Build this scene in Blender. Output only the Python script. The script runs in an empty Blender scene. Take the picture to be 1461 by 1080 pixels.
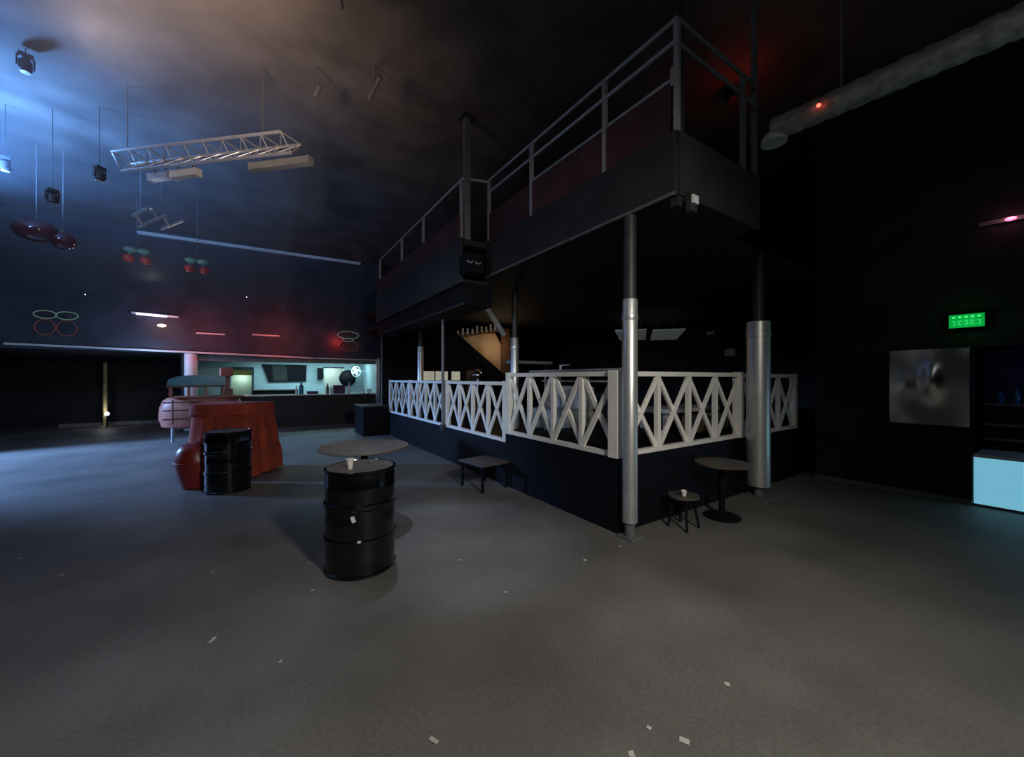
import bpy, bmesh, math, random
from mathutils import Vector, Matrix
random.seed(7)
C = bpy.context.scene.collection
S = bpy.context.scene
PI = math.pi

# ------------------------------------------------------------------ camera, world, exposure
cd = bpy.data.cameras.new('camera'); cam = bpy.data.objects.new('camera', cd); C.objects.link(cam)
cam.location = (0, 0, 1.65); cam.rotation_euler = (PI/2, 0, math.radians(-33.4))
cd.sensor_width = 36; cd.lens = 36*546/1461; cd.clip_start = .02; cd.clip_end = 100
S.camera = cam
S.view_settings.view_transform = 'Standard'; S.view_settings.look = 'None'
S.view_settings.exposure = 0; S.view_settings.gamma = 1; S.view_settings.use_curve_mapping = False
w = bpy.data.worlds.new('world'); S.world = w; w.use_nodes = True
w.node_tree.nodes['Background'].inputs[0].default_value = (.5, .5, .55, 1)
w.node_tree.nodes['Background'].inputs[1].default_value = .002

def aim(o, to):
    o.rotation_euler = (Vector(to)-o.location).to_track_quat('-Z', 'Y').to_euler()
def lamp(name, kind, loc, col, power, to=None, size=.2, angle=60, blend=1, sy=None):
    d = bpy.data.lights.new(name, kind); o = bpy.data.objects.new(name, d); C.objects.link(o)
    o.location = loc; d.color = col; d.energy = power
    if kind == 'AREA':
        d.size = size
        if sy: d.shape = 'RECTANGLE'; d.size_y = sy
    else: d.shadow_soft_size = size
    if kind == 'SPOT': d.spot_size = math.radians(angle); d.spot_blend = blend
    if to: aim(o, to)
    return o
# unseen spots that light the near floor, the columns and the fence
lamp('unseen_spot', 'SPOT', (1.5, -1.5, 3.4), (1, .93, .82), 560, (1.2, 2.6, .3), .22, 125, 1)
lamp('unseen_spot', 'SPOT', (-2.8, 2.6, 2.7), (.68, .82, 1), 520, (3.2, 6.4, 1.5), .25, 46, 1)  # added low at the left to brighten the fence more than the floor
lamp('pool_spot', 'SPOT', (1.5, 5.4, 5.85), (.66, .76, 1), 330, (1.72, 3.65, 0), .08, 26, .6)  # added to lay a cool pool of light beside the drum
lamp('pool_spot', 'SPOT', (-2.9, 2.2, 5.6), (.66, .80, 1), 200, (-.3, 2.75, 0), .2, 20, 1)  # added for a fainter pool on the left floor
# blue moving heads on the rig, out of frame to the left
lamp('blue_head', 'SPOT', (-3.75, 8.9, 4.6), (.13, .37, 1), 1250, (-3.75, 9.0, 5.95), .2, 172, .35)
lamp('blue_wash', 'SPOT', (-7.6, 12.8, 3.1), (.25, .48, 1), 4300, (-2.9, 11.2, 0), .25, 62, .6)
lamp('blue_wash', 'SPOT', (-5.0, 4.5, 5.3), (.36, .55, 1), 620, (-2.0, 14.9, 3.7), .3, 80, 1)
lamp('amber_wash', 'SPOT', (-1.1, 4.3, 4.3), (1, .72, .55), 330, (-1.0, 5.2, 5.95), .25, 135, 1)
lamp('amber_wash', 'SPOT', (.9, 5.2, 3.6), (1, .70, .52), 22, (.9, 6.3, 5.95), .25, 140, 1)  # weak wash added to warm the middle of the ceiling
lamp('rail_fill', 'POINT', (-.2, .6, 4.4), (.9, 1, .95), 22, size=.3)  # added fill for the catwalk rails and fascia, no fixture

# ------------------------------------------------------------------ materials
MATS = {}
def mat(name, col, rough=.6, metal=0, var=.15, scale=6, bump=0, emit=None, estr=0, col2=None, coat=0, detail=4, spec=.5):
    if name in MATS: return MATS[name]
    m = bpy.data.materials.new(name); m.use_nodes = True; nt = m.node_tree; b = nt.nodes['Principled BSDF']
    tc = nt.nodes.new('ShaderNodeTexCoord'); nz = nt.nodes.new('ShaderNodeTexNoise'); rp = nt.nodes.new('ShaderNodeValToRGB')
    nz.inputs['Scale'].default_value = scale; nz.inputs['Detail'].default_value = detail
    nt.links.new(tc.outputs['Object'], nz.inputs['Vector']); nt.links.new(nz.outputs['Fac'], rp.inputs['Fac'])
    a = [c*(1-var) for c in col]; z = list(col2) if col2 else [min(1, c*(1+var)) for c in col]
    rp.color_ramp.elements[0].position = .3; rp.color_ramp.elements[1].position = .7
    rp.color_ramp.elements[0].color = (*a, 1); rp.color_ramp.elements[1].color = (*z, 1)
    nt.links.new(rp.outputs['Color'], b.inputs['Base Color'])
    b.inputs['Roughness'].default_value = rough; b.inputs['Metallic'].default_value = metal
    b.inputs['Specular IOR Level'].default_value = spec
    b.inputs['Coat Weight'].default_value = coat
    if bump:
        bp = nt.nodes.new('ShaderNodeBump'); bp.inputs['Strength'].default_value = bump; bp.inputs['Distance'].default_value = .02
        nt.links.new(nz.outputs['Fac'], bp.inputs['Height']); nt.links.new(bp.outputs['Normal'], b.inputs['Normal'])
    if emit:
        b.inputs['Emission Color'].default_value = (*emit, 1); b.inputs['Emission Strength'].default_value = estr
    MATS[name] = m; return m
def floor_mat():
    m = mat('club_floor', (.146, .141, .134), .6, 0, .32, .9, .0, detail=6)
    nt = m.node_tree; b = nt.nodes['Principled BSDF']
    tc = nt.nodes['Texture Coordinate']
    n2 = nt.nodes.new('ShaderNodeTexNoise'); n2.inputs['Scale'].default_value = 45; n2.inputs['Detail'].default_value = 3
    mx = nt.nodes.new('ShaderNodeMix'); mx.data_type = 'RGBA'; mx.blend_type = 'MULTIPLY'; mx.inputs[0].default_value = .35
    r2 = nt.nodes.new('ShaderNodeValToRGB'); r2.color_ramp.elements[0].position = .35; r2.color_ramp.elements[1].position = .6
    r2.color_ramp.elements[0].color = (.45, .45, .45, 1)
    rp = nt.nodes['Color Ramp']
    nt.links.new(tc.outputs['Object'], n2.inputs['Vector']); nt.links.new(n2.outputs['Fac'], r2.inputs['Fac'])
    nt.links.new(rp.outputs['Color'], mx.inputs[6]); nt.links.new(r2.outputs['Color'], mx.inputs[7])
    nt.links.new(mx.outputs[2], b.inputs['Base Color'])
    return m
M_floor = floor_mat()
M_ceil = mat('brown_black_ceiling', (.10, .085, .075), .9, var=.45, scale=1.3, detail=6)
M_navy = mat('navy_wall', (.042, .05, .066), .8, var=.25, scale=2)
M_black = mat('black_paint', (.005, .005, .009), .6, var=.3, scale=5, spec=.15)
M_blackwall = mat('black_wall', (.012, .012, .013), .8, var=.4, scale=3)
M_white = mat('white_paint', (.82, .80, .75), .45, var=.06, scale=8)
M_silver = mat('silver_sleeve_metal', (.62, .63, .64), .38, .75, .1, 5, .05)
M_darkpipe = mat('dark_pipe', (.035, .035, .037), .5, .2, .2)
M_grey = mat('grey_steel', (.16, .165, .17), .55, .3, .2, 7)
M_rail = mat('rail_steel', (.42, .43, .45), .4, .5, .15, 9)
M_fascia = mat('fascia_grey', (.020, .0225, .025), .7, 0, .3, 3)
M_maroon = mat('maroon_panel', (.06, .018, .015), .6, 0, .5, 2)
M_drum = mat('black_drum_enamel', (.003, .003, .005), .13, .0, .2, 9, spec=.7)
M_drumlid = mat('drum_lid', (.11, .10, .09), .5, .1, .25, 7)
M_tabletop = mat('worn_tabletop', (.115, .105, .092), .5, 0, .25, 5)
M_lowtop = mat('low_tabletop', (.075, .065, .06), .5, 0, .25, 5)
M_redcloth = mat('red_cloth', (.34, .045, .02), .8, 0, .3, 4, .15)
M_redvinyl = mat('red_vinyl', (.22, .022, .018), .35, 0, .2, 3)
M_pink = mat('faded_red_paint', (.36, .125, .09), .5, 0, .25, 6)
M_teal = mat('teal_enamel', (.06, .24, .28), .22, 0, .15, 4, coat=.4)
M_brown = mat('brown_wood', (.13, .07, .04), .6, 0, .3, 7)
M_beige = mat('beige_plaster', (.45, .34, .22), .8, 0, .15, 4)
M_barwall = mat('pale_bar_wall', (.42, .55, .58), .6, 0, .08, 3)
M_barfront = mat('bar_front', (.010, .0095, .014), .6, 0, .3, 5)
M_counter = mat('pale_countertop', (.55, .58, .56), .3, 0, .1, 5)
M_paper = mat('white_paper', (.75, .74, .70), .8, 0, .05)
M_trim = mat('pale_trim', (.66, .68, .66), .5, 0, .1)
M_steel = mat('polished_steel', (.55, .55, .55), .22, 1, .08, 3)
M_navyseat = mat('navy_upholstery', (.02, .025, .06), .7, 0, .2, 5)
M_paleseat = mat('pale_grey_upholstery', (.33, .34, .34), .7, 0, .12, 5)
M_alu = mat('aluminium', (.70, .71, .73), .35, .6, .1, 9)
M_green = mat('green_leaf', (.16, .36, .29), .35, 0, .2, 6)
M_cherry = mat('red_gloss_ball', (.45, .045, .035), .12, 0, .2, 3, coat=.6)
M_duct = mat('foil_duct', (.36, .38, .35), .55, .3, .35, 14, .6)
M_brass = mat('yellowed_pole', (.42, .33, .16), .5, .2, .2)
M_glass_blue = mat('blue_bottle_glass', (.03, .15, .30), .15, 0, .1)
M_glass_dark = mat('dark_bottle_glass', (.05, .07, .05), .15, 0, .1)
M_glass_pale = mat('pale_bottle_glass', (.65, .72, .70), .2, 0, .1)
M_purple = mat('purple_carton', (.08, .035, .08), .6, 0, .2)
M_fan = mat('white_fan_plastic', (.82, .84, .84), .4, 0, .05)
def glow(name, c, s): return mat(name, (.6, .6, .6), .5, emit=c, estr=s)
M_tubecyan = glow('cyan_tube', (.55, .92, 1), 6)
M_tubelav = glow('lavender_tube', (.66, .62, 1), 2.2)
M_warmbulb = glow('warm_bulb', (1, .62, .35), 1.6)
M_led = glow('white_led', (.85, .9, 1), 6)
M_redled = glow('red_led', (1, .08, .04), 5)
M_pinkled = glow('pink_led', (1, .15, .3), 2.5)
M_exit = mat('exit_green', (.02, .1, .03), .5, emit=(0, .40, .05), estr=.8)
M_exitled = mat('exit_led', (.1, .3, .1), .5, emit=(.10, .95, .27), estr=1)
M_exitmark = mat('exit_mark', (.05, .2, .05), .5, emit=(.02, .60, .16), estr=.9)
M_bluepanel = glow('blue_lit_panel', (.17, .50, .66), .85)
M_neongreen = mat('neon_green', (.12, .2, .15), .4, emit=(.22, .40, .30), estr=.2)
M_neonred = mat('neon_red', (.12, .05, .05), .4, emit=(.5, .14, .1), estr=.08)
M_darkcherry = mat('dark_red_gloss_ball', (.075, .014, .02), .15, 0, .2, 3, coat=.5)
M_lightbox = glow('menu_lightbox', (.75, .70, .50), .32)
M_glowpanel = mat('faint_glow_panel', (.7, .72, .70), .6, emit=(.9, 1, .95), estr=.035)  # faint glow added so the panels show above the dark deck
M_yellow = mat('yellow_lintel', (.75, .75, .30), .6)

# ------------------------------------------------------------------ mesh helpers
def BM(): return bmesh.new()
def box(bm, c, s, rz=0, bev=0, rot=None):
    m = Matrix.Translation(c) @ (rot.to_4x4() if rot else Matrix.Rotation(rz, 4, 'Z')) @ Matrix.Diagonal((*s, 1))
    r = bmesh.ops.create_cube(bm, size=1, matrix=m)
    if bev:
        es = {e for v in r['verts'] for e in v.link_edges}
        bmesh.ops.bevel(bm, geom=list(es), offset=bev, segments=2, affect='EDGES', profile=.5)
def bar(bm, a, b, wd, ht, up=(0, 0, 1)):
    a = Vector(a); b = Vector(b); d = b-a; x = d.normalized(); u = Vector(up)
    y = u.cross(x)
    if y.length < 1e-4: y = Vector((0, 1, 0)).cross(x)
    y.normalize(); z = x.cross(y)
    box(bm, (a+b)/2, (d.length, wd, ht), rot=Matrix((x, y, z)).transposed())
def tube(bm, a, b, r, seg=12, r2=None):
    a = Vector(a); b = Vector(b); d = b-a
    m = Matrix.Translation((a+b)/2) @ d.to_track_quat('Z', 'Y').to_matrix().to_4x4()
    bmesh.ops.create_cone(bm, cap_ends=True, segments=seg, radius1=r, radius2=r if r2 is None else r2, depth=d.length, matrix=m)
def lathe(bm, prof, c=(0, 0, 0), seg=32, sx=1, sy=1):
    rings = []
    for r, z in prof:
        rings.append([bm.verts.new((c[0]+sx*r*math.cos(2*PI*i/seg), c[1]+sy*r*math.sin(2*PI*i/seg), c[2]+z)) for i in range(seg)])
    for A, B in zip(rings, rings[1:]):
        for i in range(seg):
            bm.faces.new((A[i], A[(i+1) % seg], B[(i+1) % seg], B[i]))
    bm.faces.new(rings[0][::-1]); bm.faces.new(rings[-1])
def ball(bm, c, r, s=(1, 1, 1), u=20, v=12, rot=None):
    m = Matrix.Translation(c) @ (rot.to_4x4() if rot else Matrix()) @ Matrix.Diagonal((r*s[0], r*s[1], r*s[2], 1))
    bmesh.ops.create_uvsphere(bm, u_segments=u, v_segments=v, radius=1, matrix=m)
def torus(bm, c, rx, rz, r, n=28, k=8, ax='Y'):
    rings = []
    for i in range(n):
        a = 2*PI*i/n; p = Vector((rx*math.cos(a), 0, rz*math.sin(a))); t = Vector((-rx*math.sin(a), 0, rz*math.cos(a))).normalized()
        s = Vector((0, 1, 0)); q = t.cross(s)
        rings.append([bm.verts.new(Vector(c)+p+(s*math.cos(2*PI*j/k)+q*math.sin(2*PI*j/k))*r) for j in range(k)])
    for i in range(n):
        A, B = rings[i], rings[(i+1) % n]
        for j in range(k): bm.faces.new((A[j], A[(j+1) % k], B[(j+1) % k], B[j]))
def prism(bm, pts, off):
    off = Vector(off); A = [bm.verts.new(p) for p in pts]; B = [bm.verts.new(Vector(p)+off) for p in pts]; n = len(pts)
    bm.faces.new(A[::-1]); bm.faces.new(B)
    for i in range(n): bm.faces.new((A[i], A[(i+1) % n], B[(i+1) % n], B[i]))
def wl(o):
    v = Vector((0, 0, 0))
    while o: v += o.location; o = o.parent
    return v
def obj(name, bm, m, parent=None, smooth=False, local=False, loc=None):
    bmesh.ops.recalc_face_normals(bm, faces=bm.faces)
    me = bpy.data.meshes.new(name); o = bpy.data.objects.new(name, me); C.objects.link(o)
    if parent:
        o.parent = parent
        if not local: bmesh.ops.translate(bm, verts=bm.verts, vec=-wl(parent))
    elif loc is not None:
        bmesh.ops.translate(bm, verts=bm.verts, vec=-Vector(loc)); o.location = loc
    bm.to_mesh(me); bm.free(); me.materials.append(m)
    if smooth:
        for p in me.polygons: p.use_smooth = True
        try: me.set_sharp_from_angle(angle=math.radians(35))
        except Exception: pass
    return o
def tag(o, label, cat, group=None):
    o['label'] = label; o['category'] = cat
    if group: o['group'] = group
    return o
def thing(name, label, cat, loc=(0, 0, 0), rz=0, group=None):
    o = bpy.data.objects.new(name, None); C.objects.link(o); o.location = loc; o.rotation_euler = (0, 0, rz); o.empty_display_size = .1
    return tag(o, label, cat, group)
def struct(name, bm, m):
    o = obj(name, bm, m); o['kind'] = 'structure'; return o
def sbox(name, lo, hi, m):
    bm = BM(); box(bm, [(a+b)/2 for a, b in zip(lo, hi)], [b-a for a, b in zip(lo, hi)]); return struct(name, bm, m)
def pbox(name, lo, hi, m, parent, bev=0):
    bm = BM(); box(bm, [(a+b)/2 for a, b in zip(lo, hi)], [b-a for a, b in zip(lo, hi)], bev=bev); return obj(name, bm, m, parent)

# ------------------------------------------------------------------ the setting
sbox('floor', (-9, -5, -.2), (13.2, 19.5, 0), M_floor)
sbox('ceiling', (-9, -5, 5.95), (13.2, 15.2, 6.15), M_ceil)
sbox('wall_left', (-9.2, -5, 0), (-9, 19.5, 6.15), M_navy)
sbox('wall_back', (-9.2, -5.2, 0), (13.2, -5, 6.15), M_blackwall)
sbox('wall_front', (-9, 14.9, 2.42), (3.8, 15.1, 5.95), M_navy)                 # over the bar
sbox('wall_front_lower', (3.8, 14.9, 0), (13, 15.1, 5.95), M_blackwall)
sbox('wall_far', (-9.2, 19.3, 0), (-1.95, 19.5, 2.6), M_blackwall)
sbox('wall_bar_side', (-2.0, 15.25, 0), (-1.9, 19.4, 2.42), M_blackwall)
sbox('wall_bar_end', (3.72, 14.95, 0), (3.9, 17.6, 2.42), M_barwall)
sbox('ceiling_low', (-9, 15.1, 2.42), (3.9, 19.5, 2.55), M_navy)
sbox('wall_right', (7.75, .86, 0), (7.95, 2.55, 5.95), M_blackwall)
sbox('wall_right_upper', (7.75, -5, 2.06), (7.95, .86, 5.95), M_blackwall)
sbox('wall_side', (13, -5, 0), (13.2, 15.1, 6.15), M_blackwall)
sbox('baseboard_right', (7.72, .86, 0), (7.75, 2.55, .06), M_grey)
# trim line along the lip over the bar
bm = BM(); bar(bm, (-5.3, 14.87, 2.52), (1.5, 14.87, 2.36), .06, .05); bar(bm, (1.5, 14.87, 2.36), (3.75, 14.87, 2.34), .06, .03); struct('trim_1', bm, M_trim)
bm = BM(); bar(bm, (-2.9, 14.86, 5.78), (3.1, 14.86, 5.88), .08, .09); struct('trim_2', bm, M_trim)
sbox('trim_3', (-5.6, 18.95, 0), (-2.0, 19.3, .12), M_grey)
# raised deck
sbox('floor_deck', (3.17, 2.78, 0), (13, 4.98, .80), M_black)
sbox('floor_deck_lower', (3.17, 4.98, 0), (13, 14.9, .66), M_black)
# mezzanine soffit over the deck
sbox('ceiling_deck', (4.75, 2.6, 3.36), (13, 14.9, 3.5), M_blackwall)

# ------------------------------------------------------------------ deck fence
def fence(label, a, b, n, z0, z1, end_a=.09, end_b=.09, posts=(1, 1), end_drop=0):
    a = Vector(a); b = Vector(b); d = (b-a).normalized(); L = (b-a).length
    t = thing('fence_panel', label, 'fence', (*((a+b)/2), z0), 0, 'white lattice fence panels around the deck')
    P = lambda s, z: (a.x+d.x*s, a.y+d.y*s, z)
    r = .055
    bm = BM(); bar(bm, P(0, z1-r/2), P(L, z1-r/2), .07, r); obj('top_rail', bm, M_white, t)
    bm = BM(); bar(bm, P(0, z0+.025), P(L, z0+.025), .07, .05); obj('bottom_rail', bm, M_white, t)
    for s, on, wd in ((0, posts[0], end_a), (L, posts[1], end_b)):
        if on:
            bm = BM(); box(bm, P(s, (z0+z1)/2+.005), (wd, wd, z1-z0+.01)); obj('post', bm, M_white, t)
    st = L/n; lo, hi = z0+.05, z1-r
    for i in range(n):
        s0, s1 = i*st, (i+1)*st
        side = Vector((-d.y, d.x, 0))*.012
        for k, (zA, zB) in enumerate(((lo, hi), (hi, lo))):
            bm = BM(); q = side if k else -side
            bar(bm, Vector(P(s0+.02, zA))+q, Vector(P(s1-.02, zB))+q, .03, .055, up=(0, 0, 1)); obj('brace', bm, M_white, t)
        if i:
            bm = BM(); box(bm, P(s0, (lo+hi)/2), (.055, .055, hi-lo)); obj('baluster', bm, M_white, t)
    return t
X0 = 3.22
fence('white lattice fence panel left of the near silver column', (X0, 2.83), (X0, 4.95), 4, .80, 1.73, .13, .09)
fence('white lattice fence panel between the step and the thin grey pole', (X0, 5.05), (X0, 7.27), 4, .66, 1.60, .09, .09)
fence('white lattice fence panel just beyond the thin grey pole', (X0, 7.40), (X0, 9.60), 4, .66, 1.60, .09, .09)
fence('farthest white lattice fence panel by the dark plinth', (X0, 9.68), (X0, 11.35), 3, .66, 1.60, .07, .09)
fence('white lattice fence panel between the two silver columns', (3.30, 2.83), (5.80, 2.83), 4, .80, 1.73, .05, .11, posts=(0, 1))
fence('white lattice fence panel right of the thick silver column', (5.90, 2.83), (7.66, 2.83), 3, .80, 1.72, .06, .09, posts=(0, 1))

# ------------------------------------------------------------------ columns
def column(label, x, y, r, z0, zs, zt, rd, base=True):
    t = thing('column', label, 'column', (x, y, z0), 0, 'round columns with silver sleeves')
    bm = BM(); lathe(bm, [(r*.9, .16 if base else 0), (r, .17 if base else .01), (r, zs-z0-.01), (r*.95, zs-z0)], (x, y, z0)); obj('silver_sleeve', bm, M_silver, t, True)
    bm = BM(); lathe(bm, [(rd, zs-z0-.01), (rd, zt-z0)], (x, y, z0), 20); obj('upper_shaft', bm, M_darkpipe, t, True)
    if base:
        bm = BM(); lathe(bm, [(rd*.8, .02), (rd*.8, .18)], (x, y, z0), 20); obj('lower_shaft', bm, M_grey, t, True)
        bm = BM(); box(bm, (x, y, z0+.012), (r*2.3, r*2.3, .024)); obj('base_plate', bm, M_grey, t)
    bm = BM(); lathe(bm, [(r*1.02, zs-z0-.22), (r*1.05, zs-z0-.215), (r*1.05, zs-z0-.16), (r*1.02, zs-z0-.155)], (x, y, z0)); obj('collar', bm, M_silver, t, True)
    return t
column('near silver column at the deck corner, dark above its sleeve', 3.204, 2.64, .078, 0, 2.47, 3.33, .066)
c2 = column('thickest silver column, standing right of the fence middle', 5.795, 2.56, .145, 0, 2.44, 3.36, .07)
column('silver column on the deck behind the fence step', 4.19, 6.26, .08, .66, 2.45, 3.34, .06, False)
column('farthest silver column, behind the fence beyond the thin pole', 3.45, 9.5, .075, .66, 2.47, 3.34, .05, False)
t = thing('pole', 'thin grey pole fixed to the deck edge in front of the fence', 'pole', (3.13, 7.32, .58))
bm = BM(); tube(bm, (3.13, 7.32, .60), (3.13, 7.32, 2.86), .032, 14); obj('shaft', bm, M_grey, t, True)
bm = BM(); box(bm, (3.13, 7.32, .66), (.08, .10, .1)); obj('bracket', bm, M_darkpipe, t)

# ------------------------------------------------------------------ catwalk
t = thing('catwalk', 'dark overhead catwalk with steel railings above the deck', 'walkway', (3.2, 2.1, 3.34))
def rail_run(parent, pts, posts, z0, zs, mt=M_rail, r=.022):
    for z in zs:
        for a, b in zip(pts, pts[1:]):
            bm = BM(); tube(bm, (*a, z), (*b, z), r, 10); obj('rail', bm, mt, parent, True)
    for p in posts:
        bm = BM(); box(bm, (p[0], p[1], (z0+zs[0])/2), (.045, .045, zs[0]-z0)); obj('railing_post', bm, mt, parent)
pbox('walkway_floor', (3.2, 2.1, 3.82), (4.75, 14.8, 3.92), M_blackwall, t)
pbox('soffit', (3.22, 2.12, 3.36), (4.74, 14.8, 3.40), M_blackwall, t)
pbox('side_fascia', (3.17, 2.1, 3.34), (3.21, 5.6, 3.93), M_fascia, t)
pbox('end_fascia', (3.21, 2.08, 3.34), (4.75, 2.12, 3.93), M_fascia, t)
pbox('landing_floor', (2.72, 5.6, 3.82), (3.2, 11.0, 3.92), M_blackwall, t)
pbox('landing_fascia', (2.70, 5.6, 3.20), (2.74, 11.0, 3.93), M_fascia, t)
pbox('landing_soffit', (2.74, 5.6, 3.22), (3.22, 11.0, 3.26), M_blackwall, t)
pbox('lower_bulkhead', (2.78, 5.62, 2.86), (3.30, 10.98, 3.22), M_black, t)
bm = BM(); bar(bm, (2.77, 5.62, 2.87), (2.77, 10.98, 2.87), .02, .03); obj('edge_strip', bm, M_fascia, t)
bm = BM(); bar(bm, (3.16, 2.1, 3.345), (3.16, 5.6, 3.345), .02, .03); obj('edge_strip', bm, M_grey, t)
pbox('red_infill_panel', (3.19, 2.16, 3.94), (3.21, 5.55, 4.40), M_maroon, t)
pbox('red_infill_panel', (2.72, 5.72, 3.94), (2.74, 10.95, 4.35), M_maroon, t)
rail_run(t, [(3.2, 2.1), (3.2, 5.55)], [(3.2, 2.1), (3.2, 2.98), (3.2, 4.35), (3.2, 5.55)], 3.92, [4.96, 4.76])
bm = BM(); tube(bm, (3.2, 2.1, 4.43), (3.2, 4.35, 4.43), .018, 8); obj('rail', bm, M_rail, t, True)
rail_run(t, [(3.24, 2.1), (4.72, 2.1)], [(4.4, 2.1)], 3.92, [4.96, 4.74], M_grey)
rail_run(t, [(3.2, 5.55), (2.78, 5.68), (2.78, 10.9)], [(2.78, 5.74), (2.78, 7.5), (2.78, 8.9), (2.78, 10.85)], 3.92, [4.93])
bm = BM(); box(bm, (3.2, 2.12, 4.45), (.05, .09, .18), bev=.02); obj('gusset', bm, M_rail, t)
for n, (x, y) in enumerate(((3.27, 2.14), (2.84, 5.66))):
    p = thing('ceiling_hanger', ['dark square hanger post at the near catwalk corner', 'dark square hanger post at the catwalk jog'][n], 'post', (x, y, 3.6))
    z0 = 3.25 if n == 0 else 3.93
    bm = BM(); box(bm, (x, y, (z0+5.95)/2), (.10, .08, 5.95-z0)); obj('shaft', bm, M_darkpipe if n == 0 else M_grey, p)
    bm = BM(); box(bm, (x, y, 5.93), (.2, .2, .03)); obj('ceiling_plate', bm, M_darkpipe, p)
p = thing('ceiling_hanger', 'thin dark hanger post at the far right end of the catwalk', 'post', (4.78, 2.16, 3.9))
bm = BM(); box(bm, (4.79, 2.16, 4.93), (.05, .05, 2.04)); obj('shaft', bm, M_grey, p)
# small floodlight under the near corner
p = thing('flood_light', 'small white faced flood lamp under the near catwalk corner', 'lamp', (3.30, 2.07, 3.2))
bm = BM(); box(bm, (3.30, 2.02, 3.24), (.09, .07, .14), bev=.012); obj('housing', bm, M_darkpipe, p)
bm = BM(); box(bm, (3.29, 1.98, 3.27), (.085, .02, .075)); obj('face', bm, M_trim, p)
bm = BM(); box(bm, (3.30, 2.05, 3.33), (.02, .05, .08)); obj('bracket', bm, M_darkpipe, p)
# diagonal brace beneath the jog
p = thing('diagonal_brace', 'dark diagonal strut running up to the catwalk beside the deck column', 'brace', (4.0, 6.3, 2.4))
bm = BM(); bar(bm, (4.05, 6.42, 2.50), (3.55, 6.6, 3.30), .07, .09); obj('strut', bm, M_grey, p)
# round junction beneath the far walkway
p = thing('junction_box', 'dark hanging box with two curved chrome hooks under the catwalk jog', 'box', (2.95, 5.55, 3.5))
pbox('housing', (2.66, 5.30, 3.30), (2.98, 5.57, 3.62), M_black, p, .02)
for s in (-1, 1):
    bm = BM()
    for i in range(6):
        a, b = PI*(i/6), PI*((i+1)/6)
        tube(bm, (2.78+s*.07+.045*math.cos(a), 5.28, 3.47-.03*math.sin(a)), (2.78+s*.07+.045*math.cos(b), 5.28, 3.47-.03*math.sin(b)), .008, 6)
    obj('hook', bm, M_alu, p)

# ------------------------------------------------------------------ drums, tables
def drum(label, x, y, sticker=False):
    t = thing('oil_drum', label, 'drum', (x, y, 0), .3, 'black steel drums')
    r = .288; pf = [(r*.97, 0), (r, .012), (r, .27)]
    for zc in (.29, .58): pf += [(r, zc-.03), (r+.012, zc-.015), (r+.012, zc+.015), (r, zc+.03)]
    for zc in (.14, .43, .72): pf += [(r, zc-.02), (r+.004, zc), (r, zc+.02)]
    pf = sorted(set(pf[2:]), key=lambda q: q[1])
    bm = BM(); lathe(bm, [(r*.97, 0), (r+.01, .006), (r+.01, .022), (r, .03)]+[q for q in pf if .03 < q[1] < .85]+[(r, .85), (r+.01, .86), (r+.01, .876), (r-.006, .878), (r-.01, .866), (.01, .866)], seg=48)
    obj('drum_body', bm, M_drum, t, True, True)
    bm = BM(); lathe(bm, [(r-.012, .860), (r-.012, .874), (.01, .874)], seg=48); lid = obj('lid', bm, M_drumlid, t, True, True)
    bm = BM(); lathe(bm, [(.03, .872), (.03, .884), (.02, .887)], (.15, .08, 0), 16); obj('bung', bm, M_grey, lid, True, True)
    return t
d1 = drum('black oil drum with a white cup on its lid', .75, 3.58)
a = math.atan2(-3.58, -.75)-.08-.3
bm = BM(); box(bm, (.290*math.cos(a-.12), .290*math.sin(a-.12), .50), (.006, .03, .05), rot=Matrix.Rotation(a-.12, 3, 'Z') @ Matrix.Rotation(.3, 3, 'X')); obj('sticker', bm, M_paper, d1, local=True)
drum('black oil drum standing before the red draped stall', -.39, 7.08)
t = thing('paper_cup', 'small white flared cup on the near drum lid', 'cup', (.645, 3.50, .874))
bm = BM(); lathe(bm, [(.018, 0), (.020, .003), (.026, .045), (.034, .088), (.031, .088), (.023, .04), (.002, .01)], seg=20); obj('cup_body', bm, M_paper, t, True, True)
bm = BM(); lathe(bm, [(.033, .086), (.036, .089), (.033, .092)], seg=20); obj('rim', bm, M_paper, t, True, True)
t = thing('high_table', 'round pale topped high table behind the near black drum', 'table', (1.0, 4.58, 0))
bm = BM(); lathe(bm, [(.47, .852), (.485, .86), (.485, .88), (.48, .885), (.01, .885)], seg=48); obj('tabletop', bm, M_tabletop, t, True, True)
bm = BM(); lathe(bm, [(.04, .02), (.04, .855)], seg=20); obj('pedestal', bm, M_black, t, True, True)
bm = BM(); lathe(bm, [(.2, 0), (.2, .015), (.05, .04)], seg=28); obj('base', bm, M_black, t, True, True)
# low table left
t = thing('low_table', 'low dark square table on thin legs beside the deck wall', 'table', (2.86, 5.12, 0), math.radians(8))
bm = BM(); box(bm, (0, 0, .385), (.52, .60, .03), bev=.006); obj('tabletop', bm, M_lowtop, t, local=True)
for sx in (-1, 1):
    for sy in (-1, 1):
        bm = BM(); box(bm, (sx*.22, sy*.26, .185), (.035, .035, .37)); obj('leg', bm, M_black, t, local=True)
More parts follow.
